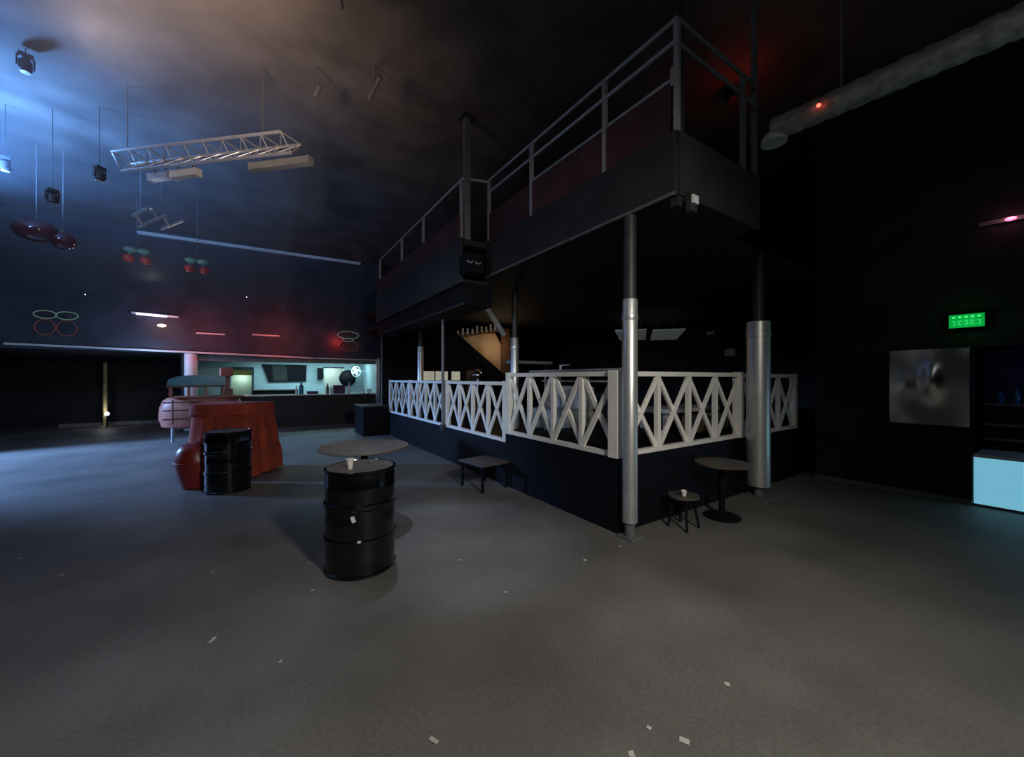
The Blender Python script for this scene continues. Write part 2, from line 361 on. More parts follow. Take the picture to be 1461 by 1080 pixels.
# table by the thick column
t = thing('low_table', 'dark low round table between the two silver columns', 'table', (4.60, 2.43, 0))
bm = BM(); lathe(bm, [(.29, .625), (.30, .63), (.30, .65), (.01, .653)], seg=40); obj('tabletop', bm, M_lowtop, t, True, True)
bm = BM(); lathe(bm, [(.035, .02), (.035, .63)], seg=16); obj('pedestal', bm, M_black, t, True, True)
bm = BM(); lathe(bm, [(.2, 0), (.2, .02), (.05, .04)], seg=24); obj('base', bm, M_black, t, True, True)
t = thing('stool', 'small dark stool beside the low round table', 'stool', (3.93, 2.50, 0))
bm = BM(); lathe(bm, [(.15, .33), (.165, .34), (.165, .36), (.01, .37)], seg=28); obj('seat', bm, M_lowtop, t, True, True)
for i in range(4):
    q = PI/4+i*PI/2; bm = BM(); tube(bm, (.10*math.cos(q),   .10*math.sin(q), .335), (.16*math.cos(q), .16*math.sin(q), .0), .014, 8); obj('leg', bm, M_black, t, True, True)
t = tag(obj('crumpled_cup', (lambda b: (lathe(b, [(.02, 0), (.03, .06), (.028, .06), (.01, .02)], (3.86, 2.45, .37), 14), b)[1])(BM()), M_paper, loc=(3.86, 2.45, .37)), 'crumpled white cup left on the small dark stool', 'cup')

# ------------------------------------------------------------------ red draped stall, pouf, cart
t = thing('draped_stall', 'red cloth draped stall behind the far black drum', 'stall', (-.37, 8.24, 0), math.radians(-33))
bm = BM(); seg = 96; rings = []
for k, (z, g) in enumerate(((.03, .11), (.3, .10), (.42, .085), (.46, .07), (.8, .045), (1.02, .02), (1.17, .0), (1.205, -.01), (1.22, -.035))):
    ring = []
    for i in range(seg):
        q = 2*PI*i/seg; c, s_ = math.cos(q), math.sin(q)
        n = 7; rr = (abs(c)**n+abs(s_)**n)**(-1/n)
        fold = (1.26-z)*.03*math.sin(i*9*2*PI/seg+z)+(1.26-z)*.015*math.sin(i*17*2*PI/seg+1.7)
        ring.append(bm.verts.new((c*rr*(.47+g+fold), s_*rr*(.40+g+fold), z)))
    rings.append(ring)
for A, B in zip(rings, rings[1:]):
    for i in range(seg): bm.faces.new((A[i], A[(i+1) % seg], B[(i+1) % seg], B[i]))
bm.faces.new(rings[-1]); bm.faces.new(rings[0][::-1])
obj('cloth', bm, M_redcloth, t, True, True)
bm = BM()
rings = []
for z, g in ((1.04, .035), (1.17, .02), (1.222, .012), (1.232, -.01)):
    ring = []
    for i in range(seg):
        q = 2*PI*i/seg; c, s_ = math.cos(q), math.sin(q); n = 9; rr = (abs(c)**n+abs(s_)**n)**(-1/n)
        ring.append(bm.verts.new((c*rr*(.47+g), s_*rr*(.40+g), z+(.012*math.sin(i*11*2*PI/seg) if z < 1.1 else 0))))
    rings.append(ring)
for A, B in zip(rings, rings[1:]):
    for i in range(seg): bm.faces.new((A[i], A[(i+1) % seg], B[(i+1) % seg], B[i]))
bm.faces.new(rings[-1])
obj('valance', bm, M_redcloth, t, True, True)
t = thing('pouf', 'round red vinyl pouf left of the draped stall', 'pouf', (-.80, 7.50, 0))
bm = BM(); lathe(bm, [(.15, 0), (.18, .02), (.235, .18), (.275, .36), (.27, .44), (.24, .56), (.18, .65), (.11, .685), (.01, .69)], seg=36); obj('cushion', bm, M_redvinyl, t, True, True)
bm = BM(); lathe(bm, [(.272, .39), (.282, .40), (.272, .41)], seg=36); obj('piping', bm, M_redvinyl, t, True, True)
# cart with canopy
t = thing('drinks_cart', 'faded red cart with a glossy teal canopy left of the bar', 'cart', (-1.28, 13.3, 0), math.radians(6))
bm = BM(); lathe(bm, [(.62, .34), (.80, .40), (.86, .62), (.84, .90), (.78, 1.08), (.70, 1.14), (.02, 1.15)], seg=40, sx=1.05, sy=.55); obj('body', bm, M_pink, t, True, True)
bm = BM(); box(bm, (.15, -.02, 1.16), (1.5, .80, .04), bev=.01); obj('shelf', bm, M_pink, t, local=True)
bm = BM()
pr_ = []
for i in range(17):
    q = PI*i/16; pr_.append((-.12-.60*math.cos(q), 0, 1.47+.27*math.sin(q)**.55))
pr_ = [(x, -.42, z) for x, y, z in pr_]
prism(bm, pr_, (0, .84, 0)); obj('canopy', bm, M_teal, t, True, True)
bm = BM(); box(bm, (-.12, -.43, 1.45), (1.22, .03, .05)); obj('canopy_trim', bm, M_brown, t, local=True)
for x in (-.66, -.30, .05, .42):
    for y in (-.38, .38):
        bm = BM(); box(bm, (x, y, 1.31), (.045, .045, .30)); obj('post', bm, M_pink, t, local=True)
for x in (-.60, -.25):
    bm = BM(); box(bm, (x, -.49, .80), (.03, .05, .6)); obj('frame_bar', bm, M_brown, t, local=True)
for z in (.62, .84, 1.04):
    bm = BM(); box(bm, (-.42, -.49, z), (.75, .04, .03)); obj('frame_bar', bm, M_brown, t, local=True)
for x in (-.62, -.2, .5):
    for y in (-.22, .22):
        bm = BM(); tube(bm, (x, y, 0), (x, y, .38), .028, 12); obj('leg', bm, M_alu, t, True, True)

# ------------------------------------------------------------------ bar
t = thing('bar_counter', 'long dark fronted bar counter with a pale top', 'bar', (1.5, 15.2, 0))
pbox('front_panel', (-.95, 15.05, 0), (3.70, 15.20, 1.06), M_barfront, t)
pbox('countertop', (-.98, 14.98, 1.06), (3.71, 15.55, 1.10), M_counter, t, .008)
pbox('end_panel', (-.97, 15.20, 0), (-.90, 15.54, 1.06), M_barfront, t)
# back wall of the bar with two doorways
bm = BM()
for a, b, z0, z1 in ((-1.9, -.87, 0, 2.42), (-.87, -.23, 2.06, 2.42), (-.23, 2.22, 0, 2.42), (2.22, 2.97, 2.08, 2.42), (2.97, 3.75, 0, 2.42)):
    box(bm, ((a+b)/2, 17.55, (z0+z1)/2), (b-a, .1, z1-z0))
struct('wall_bar', bm, M_barwall)
sbox('wall_pantry', (-1.9, 18.9, 0), (3.75, 19.0, 2.42), M_barwall)
sbox('trim_4', (-.90, 17.47, 1.98), (-.20, 17.52, 2.08), M_navy)
sbox('trim_5', (2.19, 17.47, 2.08), (3.00, 17.52, 2.13), M_navy)
sbox('trim_6', (-.25, 17.46, 0), (-.18, 17.52, 2.08), M_navy)
sbox('trim_7', (-1.85, 15.12, 2.20), (3.70, 15.35, 2.42), M_grey)
sbox('trim_8', (-.86, 18.2, 1.78), (-.24, 18.3, 2.06), M_yellow)
lamp('bar_tube_light', 'AREA', (1.6, 16.5, 2.36), (.50, .92, 1), 56, (1.6, 16.6, 0), 3.6, sy=.4)
lamp('bar_end_light', 'POINT', (3.1, 16.3, 2.1), (.6, .95, 1), 10, size=.1)
lamp('pantry_light', 'POINT', (2.6, 18.3, 2.0), (.85, 1, .85), 26, size=.1)
lamp('pantry_light', 'POINT', (-.6, 18.6, 1.7), (.8, 1, .75), 8, size=.1)
t = thing('tube_light', 'cyan fluorescent tube under the bar ceiling', 'lamp', (1.6, 16.6, 2.4))
bm = BM(); box(bm, (1.6, 16.7, 2.405), (1.3, .1, .03)); obj('batten', bm, M_fan, t)
bm = BM(); tube(bm, (1.0, 16.7, 2.375), (2.2, 16.7, 2.375), .015, 10); obj('tube', bm, M_tubecyan, t, True)
t = thing('wall_screen', 'wide dark screen on the pale bar back wall', 'screen', (.85, 17.47, 1.85))
bm = BM(); prism(bm, [(.06, 17.43, 2.20), (.28, 17.43, 1.52), (1.56, 17.43, 1.54), (1.58, 17.43, 2.19)], (0, .07, 0)); obj('screen_body', bm, M_black, t)
bm = BM(); prism(bm, [(.40, 17.425, 2.16), (.44, 17.425, 1.57), (.92, 17.425, 1.57), (.88, 17.425, 2.16)], (0, .008, 0)); obj('pale_pane', bm, M_fascia, t)
t = thing('back_counter', 'low dark back counter under the bar screen', 'counter', (.5, 17.3, 0))
pbox('cabinet', (-.20, 17.05, 0), (1.25, 17.48, 1.20), M_black, t)
pbox('worktop', (-.22, 17.02, 1.20), (1.27, 17.49, 1.23), M_grey, t)
t = thing('wall_speaker', 'small black speaker on the bar back wall', 'speaker', (2.08, 17.4, 1.7))
pbox('cabinet', (1.97, 17.25, 1.62), (2.17, 17.5, 2.08), M_black, t, .01)
t = thing('wall_fan', 'round white fan at the right end of the bar', 'fan', (3.25, 16.9, 1.9))
bm = BM(); torus(bm, (3.30, 16.6, 1.93), .17, .21, .015); obj('guard', bm, M_fan, t, True)
bm = BM(); tube(bm, (3.30, 16.62, 1.93), (3.30, 16.85, 1.93), .05, 14); hub = obj('motor', bm, M_fan, t, True)
for k in range(4):
    q = k*PI/2+.4; bm = BM(); ball(bm, (3.30+.09*math.cos(q), 16.61, 1.93+.11*math.sin(q)), .075, (1, .12, .8), 12, 8, Matrix.Rotation(-q, 3, 'Y')); obj('blade', bm, M_fan, hub, True)
bm = BM(); tube(bm, (3.30, 16.84, 1.93), (3.72, 16.9, 1.93), .02, 8); obj('wall_arm', bm, M_fan, t, True)
t = thing('round_speaker', 'large black rounded speaker below the white fan', 'speaker', (3.2, 17.1, 1.7))
bm = BM(); ball(bm, (3.08, 17.2, 1.66), .33, (1, .55, 1.05), 24, 14); obj('shell', bm, M_black, t, True)
bm = BM(); box(bm, (3.08, 17.42, 1.7), (.1, .2, .1)); obj('wall_mount', bm, M_black, t)
def bottle(label, x, y, z, h, r, m, cat='bottle', cap=True):
    t = thing('bottle', label, cat, (x, y, z), 0, 'bottles standing on the bar counter')
    bm = BM(); lathe(bm, [(r*.9, 0), (r, .01), (r, h*.62), (r*.45, h*.76), (r*.38, h*.94), (r*.38, h*.95)], seg=18); obj('glass', bm, m, t, True, True)
    bm = BM(); lathe(bm, [(r*.42, h*.94), (r*.42, h)], seg=14); obj('cap', bm, M_fan, t, True, True)
bottle('white bottle standing left of the tall blue bottle', 1.07, 15.25, 1.10, .30, .035, M_glass_pale)
bottle('tall blue bottle on the middle of the bar counter', 1.22, 15.25, 1.10, .45, .07, M_glass_blue)
bottle('dark green bottle beside the purple carton', 2.06, 15.3, 1.10, .38, .05, M_glass_dark)
bottle('pale bottle at the left side of the purple carton', 2.17, 15.2, 1.10, .30, .04, M_glass_pale)
bottle('tall pale bottle right of the purple carton', 2.78, 15.25, 1.10, .40, .05, M_glass_pale)
bottle('slim white bottle near the right end of the bar', 3.28, 15.2, 1.10, .24, .05, M_glass_pale)
t = thing('carton', 'dark purple carton standing on the bar counter', 'box', (2.45, 15.3, 1.10))
pbox('carton_body', (2.25, 15.2, 1.10), (2.64, 15.42, 1.40), M_purple, t, .005)
pbox('flap', (2.27, 15.2, 1.40), (2.62, 15.3, 1.41), M_purple, t)
t = thing('white_tub', 'squat white tub at the right end of the bar', 'tub', (3.5, 15.2, 1.1))
bm = BM(); lathe(bm, [(.09, 0), (.11, .13), (.10, .135), (.01, .135)], (3.50, 15.22, 1.10), 20); obj('tub_body', bm, M_fan, t, True)
bm = BM(); lathe(bm, [(.115, .13), (.115, .15), (.01, .155)], (3.50, 15.22, 1.10), 20); obj('lid', bm, M_fan, t, True)
t = thing('napkin_box', 'low maroon box beside the tall blue bottle', 'box', (1.55, 15.2, 1.1))
pbox('box_body', (1.40, 15.2, 1.10), (1.75, 15.4, 1.20), M_purple, t, .005)
t = thing('cash_till', 'brown till stacked under a small monitor at the left bar end', 'till', (-.92, 15.25, 1.1))
pbox('drawer_base', (-.97, 15.12, 1.10), (-.72, 15.42, 1.32), M_brown, t, .01)
pbox('stand', (-.92, 15.25, 1.32), (-.80, 15.33, 1.78), M_brown, t)
mon = pbox('monitor', (-1.06, 15.16, 1.72), (-.72, 15.24, 2.0), M_brown, t, .01)
pbox('bezel', (-1.06, 15.15, 1.74), (-1.02, 15.17, 1.98), M_fan, mon)
t = thing('bar_pillar', 'blue lit round white pillar at the left end of the bar', 'pillar', (-1.75, 15.05, 0))
bm = BM(); lathe(bm, [(.16, 0), (.16, 2.40)], (-1.74, 15.04, 0), 28); obj('shaft', bm, M_fan, t, True)
bm = BM(); lathe(bm, [(.19, 0), (.19, .08), (.165, .1)], (-1.74, 15.04, 0), 28); obj('base_ring', bm, M_grey, t, True)
t = thing('bar_post', 'narrow grey post at the right end of the bar', 'post', (3.72, 14.85, 0))
pbox('shaft', (3.66, 14.80, .5), (3.78, 14.89, 2.34), M_trim, t)
pbox('foot', (3.64, 14.78, 0), (3.80, 14.89, .5), M_black, t)
# lamps on the front wall above the bar
lamp('pillar_fill', 'POINT', (-2.6, 14.3, 2.1), (.35, .58, 1), 30, size=.1)  # added to brighten the pillar in blue, no fixture
t = thing('wall_batten', 'lavender glowing tube lamp on the wall over the cart', 'lamp', (-2.4, 14.85, 3.45))
bm = BM(); bar(bm, (-3.0, 14.86, 3.50), (-2.0, 14.86, 3.46), .08, .05); obj('batten', bm, M_fan, t)
bm = BM(); tube(bm, (-2.9, 14.80, 3.475), (-2.25, 14.80, 3.45), .03, 12); obj('tube', bm, M_tubelav, t, True)
lamp('wall_batten_light', 'POINT', (-2.5, 14.55, 3.4), (.6, .5, 1), 2.5, size=.1)
t = thing('wall_bulb', 'warm orange bulb lamp under the lavender tube', 'lamp', (-2.36, 14.85, 3.18))
bm = BM(); tube(bm, (-2.36, 14.9, 3.18), (-2.36, 14.83, 3.18), .05, 14); obj('base', bm, M_fan, t, True)
bm = BM(); ball(bm, (-2.36, 14.79, 3.18), .07, (1.5, 1, .7)); obj('bulb', bm, M_warmbulb, t, True)
lamp('wall_bulb_light', 'POINT', (-2.36, 14.6, 3.15), (1, .4, .2), 4, size=.1)
lamp('red_wall_light', 'SPOT', (-1.5, 13.8, 3.0), (1, .10, .07), 34, (-1.5, 14.9, 2.95), .1, 150, 1)
lamp('red_wall_light', 'SPOT', (.5, 13.8, 3.0), (1, .09, .06), 34, (.5, 14.9, 2.95), .1, 150, 1)
for n, (xa, xb, z) in enumerate(((-1.6, -.9, 3.02), (-.2, .55, 3.06))):
    t = thing('strip_lamp', ['thin unlit strip lamp on the red lit wall, left one', 'thin unlit strip lamp on the red lit wall, right one'][n], 'lamp', ((xa+xb)/2, 14.87, z))
    pbox('batten', (xa, 14.85, z-.02), (xb, 14.9, z+.02), M_trim, t)
# neon outline signs
def neon(label, x, z, stacked):
    t = thing('neon_sign', label, 'sign', (x, 14.85, z), 0, 'neon leaf signs on the wall above the bar')
    if stacked: g = [(0, .22, .36, .13), (0, .05, .17, .06)]; rr = [(0, -.18, .32, .18)]
    else: g = [(-.19, .05, .20, .10), (.19, .05, .20, .10)]; rr = [(-.19, -.28, .18, .20), (.19, -.28, .18, .20)]
    for dx, dz, a, b in g:
        bm = BM(); torus(bm, (x+dx, 14.84, z+dz), a, b, .014); obj('green_ring', bm, M_neongreen, t, True)
    for dx, dz, a, b in rr:
        bm = BM(); torus(bm, (x+dx, 14.84, z+dz), a, b, .012); obj('red_ring', bm, M_neonred, t, True)
    bm = BM()
    for dx in (-.12, .12): tube(bm, (x+dx, 14.90, z), (x+dx, 14.84, z), .012, 8)
    bar(bm, (x-.15, 14.885, z), (x+.15, 14.885, z), .03, .04); obj('back_bar', bm, M_black, t)
neon('pale green ring pair sign on the wall at the far left', -4.42, 3.25, False)
neon('stacked green ring sign with red glow over the bar right end', 2.68, 3.0, True)
lamp('neon_glow', 'POINT', (2.28, 14.70, 2.95), (1, .05, .04), 6, size=.05)
# far left passage
t = thing('lit_pole', 'yellowish upright pole in the dark passage at the far left', 'pole', (-4.39, 18.5, 0))
bm = BM(); tube(bm, (-4.39, 18.5, .02), (-4.39, 18.5, 2.2), .06, 12); obj('shaft', bm, M_brass, t, True)
bm = BM(); lathe(bm, [(.16, 0), (.16, .03)], (-4.39, 18.5, 0), 20); obj('base', bm, M_brass, t, True)
t = thing('floor_lamp', 'small bright white lamp low beside the yellowish pole', 'lamp', (-4.3, 18.3, 0))
bm = BM(); ball(bm, (-4.30, 18.3, .46), .06); obj('bulb', bm, M_led, t, True)
bm = BM(); tube(bm, (-4.30, 18.3, 0), (-4.30, 18.3, .41), .02, 8); obj('stem', bm, M_black, t, True)
lamp('floor_lamp_light', 'POINT', (-4.34, 18.2, .6), (.9, .9, .85), 3, size=.05)

# dark plinth at the far fence end
t = thing('plinth', 'black plinth box in front of the far fence end', 'plinth', (2.75, 11.8, 0))
pbox('box_body', (2.45, 11.38, 0), (3.15, 12.5, .82), M_black, t)
pbox('top_board', (2.42, 11.35, .82), (3.16, 12.53, .86), M_barfront, t)
t = thing('thin_pole', 'thin dark pole standing on the black plinth', 'pole', (3.02, 11.6, .86))
bm = BM(); tube(bm, (3.02, 11.6, .86), (3.02, 11.6, 3.2), .022, 10); obj('shaft', bm, M_grey, t, True)
bm = BM(); lathe(bm, [(.06, 0), (.06, .02)], (3.02, 11.6, .86), 14); obj('foot', bm, M_grey, t, True)

# ------------------------------------------------------------------ on the deck
t = thing('pipe_rail', 'inner pale pipe handrail on the deck behind the near fence', 'railing', (3.9, 4.3, .8))
for z in (1.77, 1.61):
    bm = BM(); tube(bm, (3.9, 3.3, z), (3.9, 5.0 if z < 1.7 else 5.35, z), .018, 10); obj('rail', bm, M_rail, t, True)
for y in (3.35, 3.95, 4.55, 4.93):
    bm = BM(); tube(bm, (3.9, y, .80), (3.9, y, 1.77), .016, 8); obj('upright', bm, M_grey, t, True)
bm = BM(); tube(bm, (3.9, 4.54, 1.77), (3.9, 4.54, 1.86), .018, 8); tube(bm, (3.9, 4.56, 1.85), (3.9, 4.34, 1.86), .012, 8); obj('tap', bm, M_alu, t, True)
t = thing('deck_table', 'pale topped table on the deck behind the right fence', 'table', (5.9, 4.2, .8))
pbox('tabletop', (5.45, 3.75, 1.08), (7.05, 4.4, 1.15), M_white, t, .01)
for x in (5.55, 6.95):
    for y in (3.85, 4.3): pbox('leg', (x-.03, y-.03, .80), (x+.03, y+.03, 1.08), M_white, t)
t = thing('wooden_crate', 'brown wooden crate behind the right lattice fence', 'crate', (6.0, 3.5, .8))
pbox('crate_body', (5.75, 3.40, .80), (6.15, 3.70, 1.05), M_brown, t, .01)
t = thing('wooden_crate', 'pale wooden crate near the thick silver column', 'crate', (6.5, 3.5, .8))
pbox('crate_body', (6.35, 3.45, .80), (6.75, 3.72, 1.06), M_beige, t, .01)
t = tag(obj('paper_cup', (lambda b: (lathe(b, [(.03, 0), (.045, .11), (.04, .11), (.01, .02)], (4.75, 3.35, .80), 16), b)[1])(BM()), M_paper, loc=(4.75, 3.35, .80)), 'white cup standing on the deck behind the lattice', 'cup')
t = thing('bench_sofa', 'pale grey bench sofa on the deck behind the near fence', 'sofa', (4.9, 5.7, .66))
pbox('seat', (4.65, 5.2, .66), (5.3, 6.5, 1.05), M_paleseat, t, .03)
pbox('backrest', (5.1, 5.2, 1.05), (5.32, 6.5, 1.50), M_paleseat, t, .04)
t = thing('bench_sofa', 'dark navy bench sofa deeper on the deck', 'sofa', (6.0, 5.6, .66))
pbox('seat', (5.8, 5.0, .66), (7.6, 5.7, 1.05), M_navyseat, t, .03)
pbox('backrest', (5.8, 5.5, 1.05), (7.6, 5.72, 1.35), M_navyseat, t, .04)
t = thing('wall_shelf', 'pale grey shelf board behind the deck column', 'shelf', (6.6, 9, 2.1))
pbox('board', (5.9, 9.0, 2.08), (7.4, 9.3, 2.16), M_paleseat, t)
for x in (6.0, 7.3): pbox('upright', (x-.03, 9.1, .66), (x+.03, 9.2, 2.08), M_darkpipe, t)
t = thing('menu_lightbox', 'row of three dim cream lightboxes beyond the thin pole', 'sign', (4.2, 10, 1.7))
pbox('cabinet', (3.64, 10.0, .66), (5.0, 10.15, 1.90), M_black, t)
for a, b in ((3.70, 4.02), (4.06, 4.42), (4.54, 4.80)): pbox('lit_face', (a, 9.985, 1.60), (b, 10.0, 1.85), M_lightbox, t)
t = thing('speaker_box', 'brown speaker box right of the dim cream lightboxes', 'speaker', (5.15, 10.05, .66))
pbox('cabinet', (5.03, 9.9, .66), (5.3, 10.15, 1.90), M_brown, t, .01)
t = thing('dome_lamp', 'small chrome dome lamp on the deck behind the fence', 'lamp', (4.95, 9.2, .66))
bm = BM(); lathe(bm, [(.14, 0), (.14, .02), (.02, .04), (.02, 1.0)], (4.95, 9.2, .66), 18); obj('stand', bm, M_alu, t, True)
bm = BM(); ball(bm, (4.95, 9.2, 1.74), .14, (1, 1, .8)); obj('dome', bm, M_steel, t, True)
# beige stair wall with baluster ornaments and the dark stair in front of it
t = thing('stair_wall', 'amber lit beige stair wall seen behind the fence', 'wall panel', (5.6, 10.3, 1.8))
bm = BM(); prism(bm, [(4.95, 10.2, 2.86), (5.5, 10.2, 2.98), (6.1, 10.2, 3.05), (6.5, 10.2, 2.4), (6.5, 10.2, .66), (6.1, 10.2, .66)], (0, .08, 0)); obj('plaster_face', bm, M_beige, t)
pbox('brown_jamb', (6.30, 10.05, .66), (6.55, 10.2, 3.2), M_brown, t)
bm = BM(); bar(bm, (4.75, 10.12, 2.84), (6.15, 10.12, 3.12), .12, .05); obj('ledge', bm, M_brown, t)
for i in range(9):
    s = (i+.3)/9; x = 4.75+1.4*s; z = 2.865+.28*s
    bm = BM(); h = .15+.03*((i*5) % 3); lathe(bm, [(.035, 0), (.05, .03), (.025, h*.6), (.035, h)], (x, 10.12, z), 12)
    tag(obj('ornament', bm, M_paper, loc=(x, 10.12, z)), 'small pale ornament in the row along the amber ledge', 'ornament', 'pale ornaments on the amber stair ledge')
lamp('stair_lamp', 'POINT', (6.0, 9.6, 2.6), (1, .66, .34), 7, size=.06)
t = thing('dark_stair', 'black sloping stair flank in front of the beige stair wall', 'stair', (5.5, 9.6, .66))
bm = BM(); prism(bm, [(4.2, 9.7, 3.0), (4.55, 9.7, 2.92), (6.15, 9.7, 1.75), (6.15, 9.7, .66), (5.35, 9.7, .66), (5.35, 9.7, 1.92), (4.2, 9.7, 1.92)], (0, .1, 0)); obj('flank', bm, M_black, t)
# ceiling panels under the mezzanine, given a faint glow
for n, (x, y, lab) in enumerate(((9.0, 7.35, 'dim pale ceiling panel seen left of the near silver column'), (9.75, 6.75, 'dim pale ceiling panel seen right of the near silver column'))):
    t = thing('ceiling_panel', lab, 'ceiling panel', (x, y, 2.95), 0, 'pale ceiling panels above the deck, given a faint glow')
    bm = BM(); box(bm, (x, y, 2.90), (2.6, .78, .03), math.radians(38)); obj('panel', bm, M_glowpanel, t)
    for s in (-1, 1):
        bm = BM(); tube(bm, (x+s*.4, y, 2.91), (x+s*.4, y, 3.37), .008, 6); obj('hanger_wire', bm, M_grey, t)
for n, (x, z, sx, sz, lab) in enumerate(((6.6, 2.52, .34, .24, 'pale paper notice on the far dark deck wall, the lower one'), (7.25, 3.22, .26, .12, 'pale small notice on the far dark deck wall, the upper one'))):
    t = tag(obj('paper_notice', (lambda b: (box(b, (12.985, x, z), (.02, sx, sz)), b)[1])(BM()), M_paper), lab, 'notice')

# ------------------------------------------------------------------ right side: steel panel, second bar, exit sign, duct
t = thing('steel_panel', 'dented polished steel panel on the dark right wall', 'panel', (7.70, 1.25, 1.5))
bm = BM(); N = 36; vs = []
def dent(u, v):
    return .10*math.exp(-((u-.55)**2/.02+(v-.58)**2/.05))+.05*math.exp(-((u-.25)**2/.03+(v-.55)**2/.03))+.02*math.sin(5*u+4*v)
for i in range(N+1):
    vs.append([bm.verts.new((7.635-dent(i/N, j/N)*.5, 1.62-.75*i/N, 1.02+1.03*j/N)) for j in range(N+1)])
for i in range(N):
    for j in range(N): bm.faces.new((vs[i][j], vs[i+1][j], vs[i+1][j+1], vs[i][j+1]))
obj('steel_sheet', bm, M_steel, t, True)
pbox('backing', (7.665, .88, 1.00), (7.748, 1.63, 2.07), M_blackwall, t)
for z in (1.10, 1.95):
    for y in (.92, 1.58):
        bm = BM(); ball(bm, (7.62, y, z), .012); obj('screw', bm, M_alu, t, True)
t = thing('lit_counter', 'low counter with a glowing pale blue front at the right edge', 'counter', (8.1, -.6, 0))
pbox('lit_front', (7.76, -2.5, .03), (7.82, .85, .63), M_bluepanel, t)
pbox('plinth', (7.74, -2.5, 0), (8.4, .85, .03), M_grey, t)
pbox('counter_body', (7.82, -2.5, .03), (8.4, .85, .63), M_navy, t)
pbox('counter_top', (7.75, -2.5, .63), (8.42, .85, .67), M_trim, t, .005)
lamp('counter_glow', 'AREA', (7.70, -.4, .35), (.45, .8, 1), 7, (6, -.4, .25), .5, sy=2.2)
t = thing('back_shelf', 'dark blue back shelf above the glowing counter', 'shelf', (8.6, -.5, 0))
pbox('back_panel', (8.62, -2.5, 0), (8.8, .85, 2.06), M_navyseat, t)
for z in (.80, 1.0, 1.28): pbox('shelf_board', (8.40, -2.5, z), (8.6, .84, z+.03), M_grey, t)
lamp('shelf_blue_light', 'POINT', (8.2, -.3, 1.6), (.15, .3, 1), 2.5, size=.1)
for n, (y, h, r) in enumerate(((.70, .16, .04), (.56, .2, .035), (.44, .12, .05), (.25, .22, .04))):
    tt = thing('shelf_bottle', ['squat dark bottle nearest the left end of the blue shelf', 'second dark bottle from the left end of the blue shelf', 'third dark bottle on the blue shelf at the right edge', 'last tall dark bottle on the blue shelf at the picture edge'][n], 'bottle', (8.49, y, 1.311), 0, 'bottles on the blue back shelf')
    bm = BM(); lathe(bm, [(r, 0), (r, h*.6), (r*.4, h*.75), (r*.4, h)], seg=14); obj('glass', bm, M_glass_blue, tt, True, True)
t = thing('strip_lamp', 'grey strip lamp with a pink light high on the right wall', 'lamp', (7.7, .6, 3.62))
bm = BM(); bar(bm, (7.72, .80, 3.62), (7.72, .30, 3.60), .05, .05); obj('housing', bm, M_grey, t)
bm = BM(); ball(bm, (7.69, .55, 3.61), .03, (1, 1.6, .8)); obj('pink_light', bm, M_pinkled, t, True)
lamp('strip_lamp_light', 'POINT', (7.6, .55, 3.62), (1, .3, .4), .5, size=.03)
t = thing('exit_sign', 'glowing green emergency sign on the dark right wall', 'sign', (7.7, .9, 2.4))
pbox('housing', (7.66, .735, 2.30), (7.75, 1.065, 2.50), M_black, t, .008)
face = pbox('green_face', (7.65, .75, 2.315), (7.662, 1.05, 2.485), M_exit, t)
for i in range(5):
    y = 1.01-i*.054
    bm = BM(); ball(bm, (7.65, y, 2.452), .013, (.4, 1.2, .9), 12, 8); obj('led', bm, M_exitled, face, True)
    bm = BM(); box(bm, (7.648, y, 2.40), (.004, .030, .014)); box(bm, (7.648, y+.010*((i % 2)*2-1), 2.375), (.004, .012, .05)); box(bm, (7.648, y-.004, 2.352), (.004, .030, .012)); obj('mark', bm, M_exitmark, face)
lamp('exit_light', 'POINT', (7.5, .9, 2.40), (.05, 1, .2), .5, size=.05)
t = thing('duct', 'foil wrapped duct running under the ceiling at the upper right', 'duct', (5.0, .8, 4.5))
bm = BM()
n = 44; prf = []
a0 = Vector((4.93, 2.02, 4.5)); a1 = Vector((5.25, -2.0, 4.5)); dv = (a1-a0); L = dv.length; dn = dv.normalized(); sd = dn.cross(Vector((0, 0, 1)))
rings = []
for i in range(n*2+1):
    s = i/(2*n); r = .125+(.003 if i % 2 else -.003)+.006*math.sin(i*1.7)
    rings.append([bm.verts.new(a0+dv*s+(sd*math.cos(2*PI*j/20)+Vector((0, 0, 1))*math.sin(2*PI*j/20))*r) for j in range(20)])
for A, B in zip(rings, rings[1:]):
    for j in range(20): bm.faces.new((A[j], A[(j+1) % 20], B[(j+1) % 20], B[j]))
bm.faces.new(rings[0]); bm.faces.new(rings[-1][::-1])
obj('wrapped_pipe', bm, M_duct, t, True)
for s in (.15, .55, .9):
    c = a0+dv*s; bm = BM(); tube(bm, c+Vector((0, 0, .11)), (c.x, c.y, 5.95), .01, 6); obj('hanger_rod', bm, M_grey, t)
bm = BM(); lathe(bm, [(.13, 0), (.13, .05), (.1, .10)], (4.95, 2.02, 4.36), 20); obj('end_flange', bm, M_trim, t, True)
bm = BM(); ball(bm, (4.80, 1.55, 4.46), .018); obj('red_light', bm, M_redled, t, True)
lamp('duct_fill', 'POINT', (4.6, -1.2, 4.2), (.9, 1, .9), 7, size=.2)  # added to brighten the duct, no fixture
t = thing('red_spot', 'ceiling spot with a red glow behind the catwalk end rail', 'lamp', (5.6, 2.6, 5.9))
bm = BM(); tube(bm, (5.75, 2.95, 5.95), (5.75, 2.95, 5.8), .06, 14); obj('base', bm, M_black, t, True)
bm = BM(); tube(bm, (5.75, 2.95, 5.82), (5.70, 2.85, 5.66), .05, 14, .07); obj('head', bm, M_black, t, True)
lamp('red_spot_light', 'POINT', (5.6, 2.75, 5.5), (1, .05, .02), 1.6, size=.05)

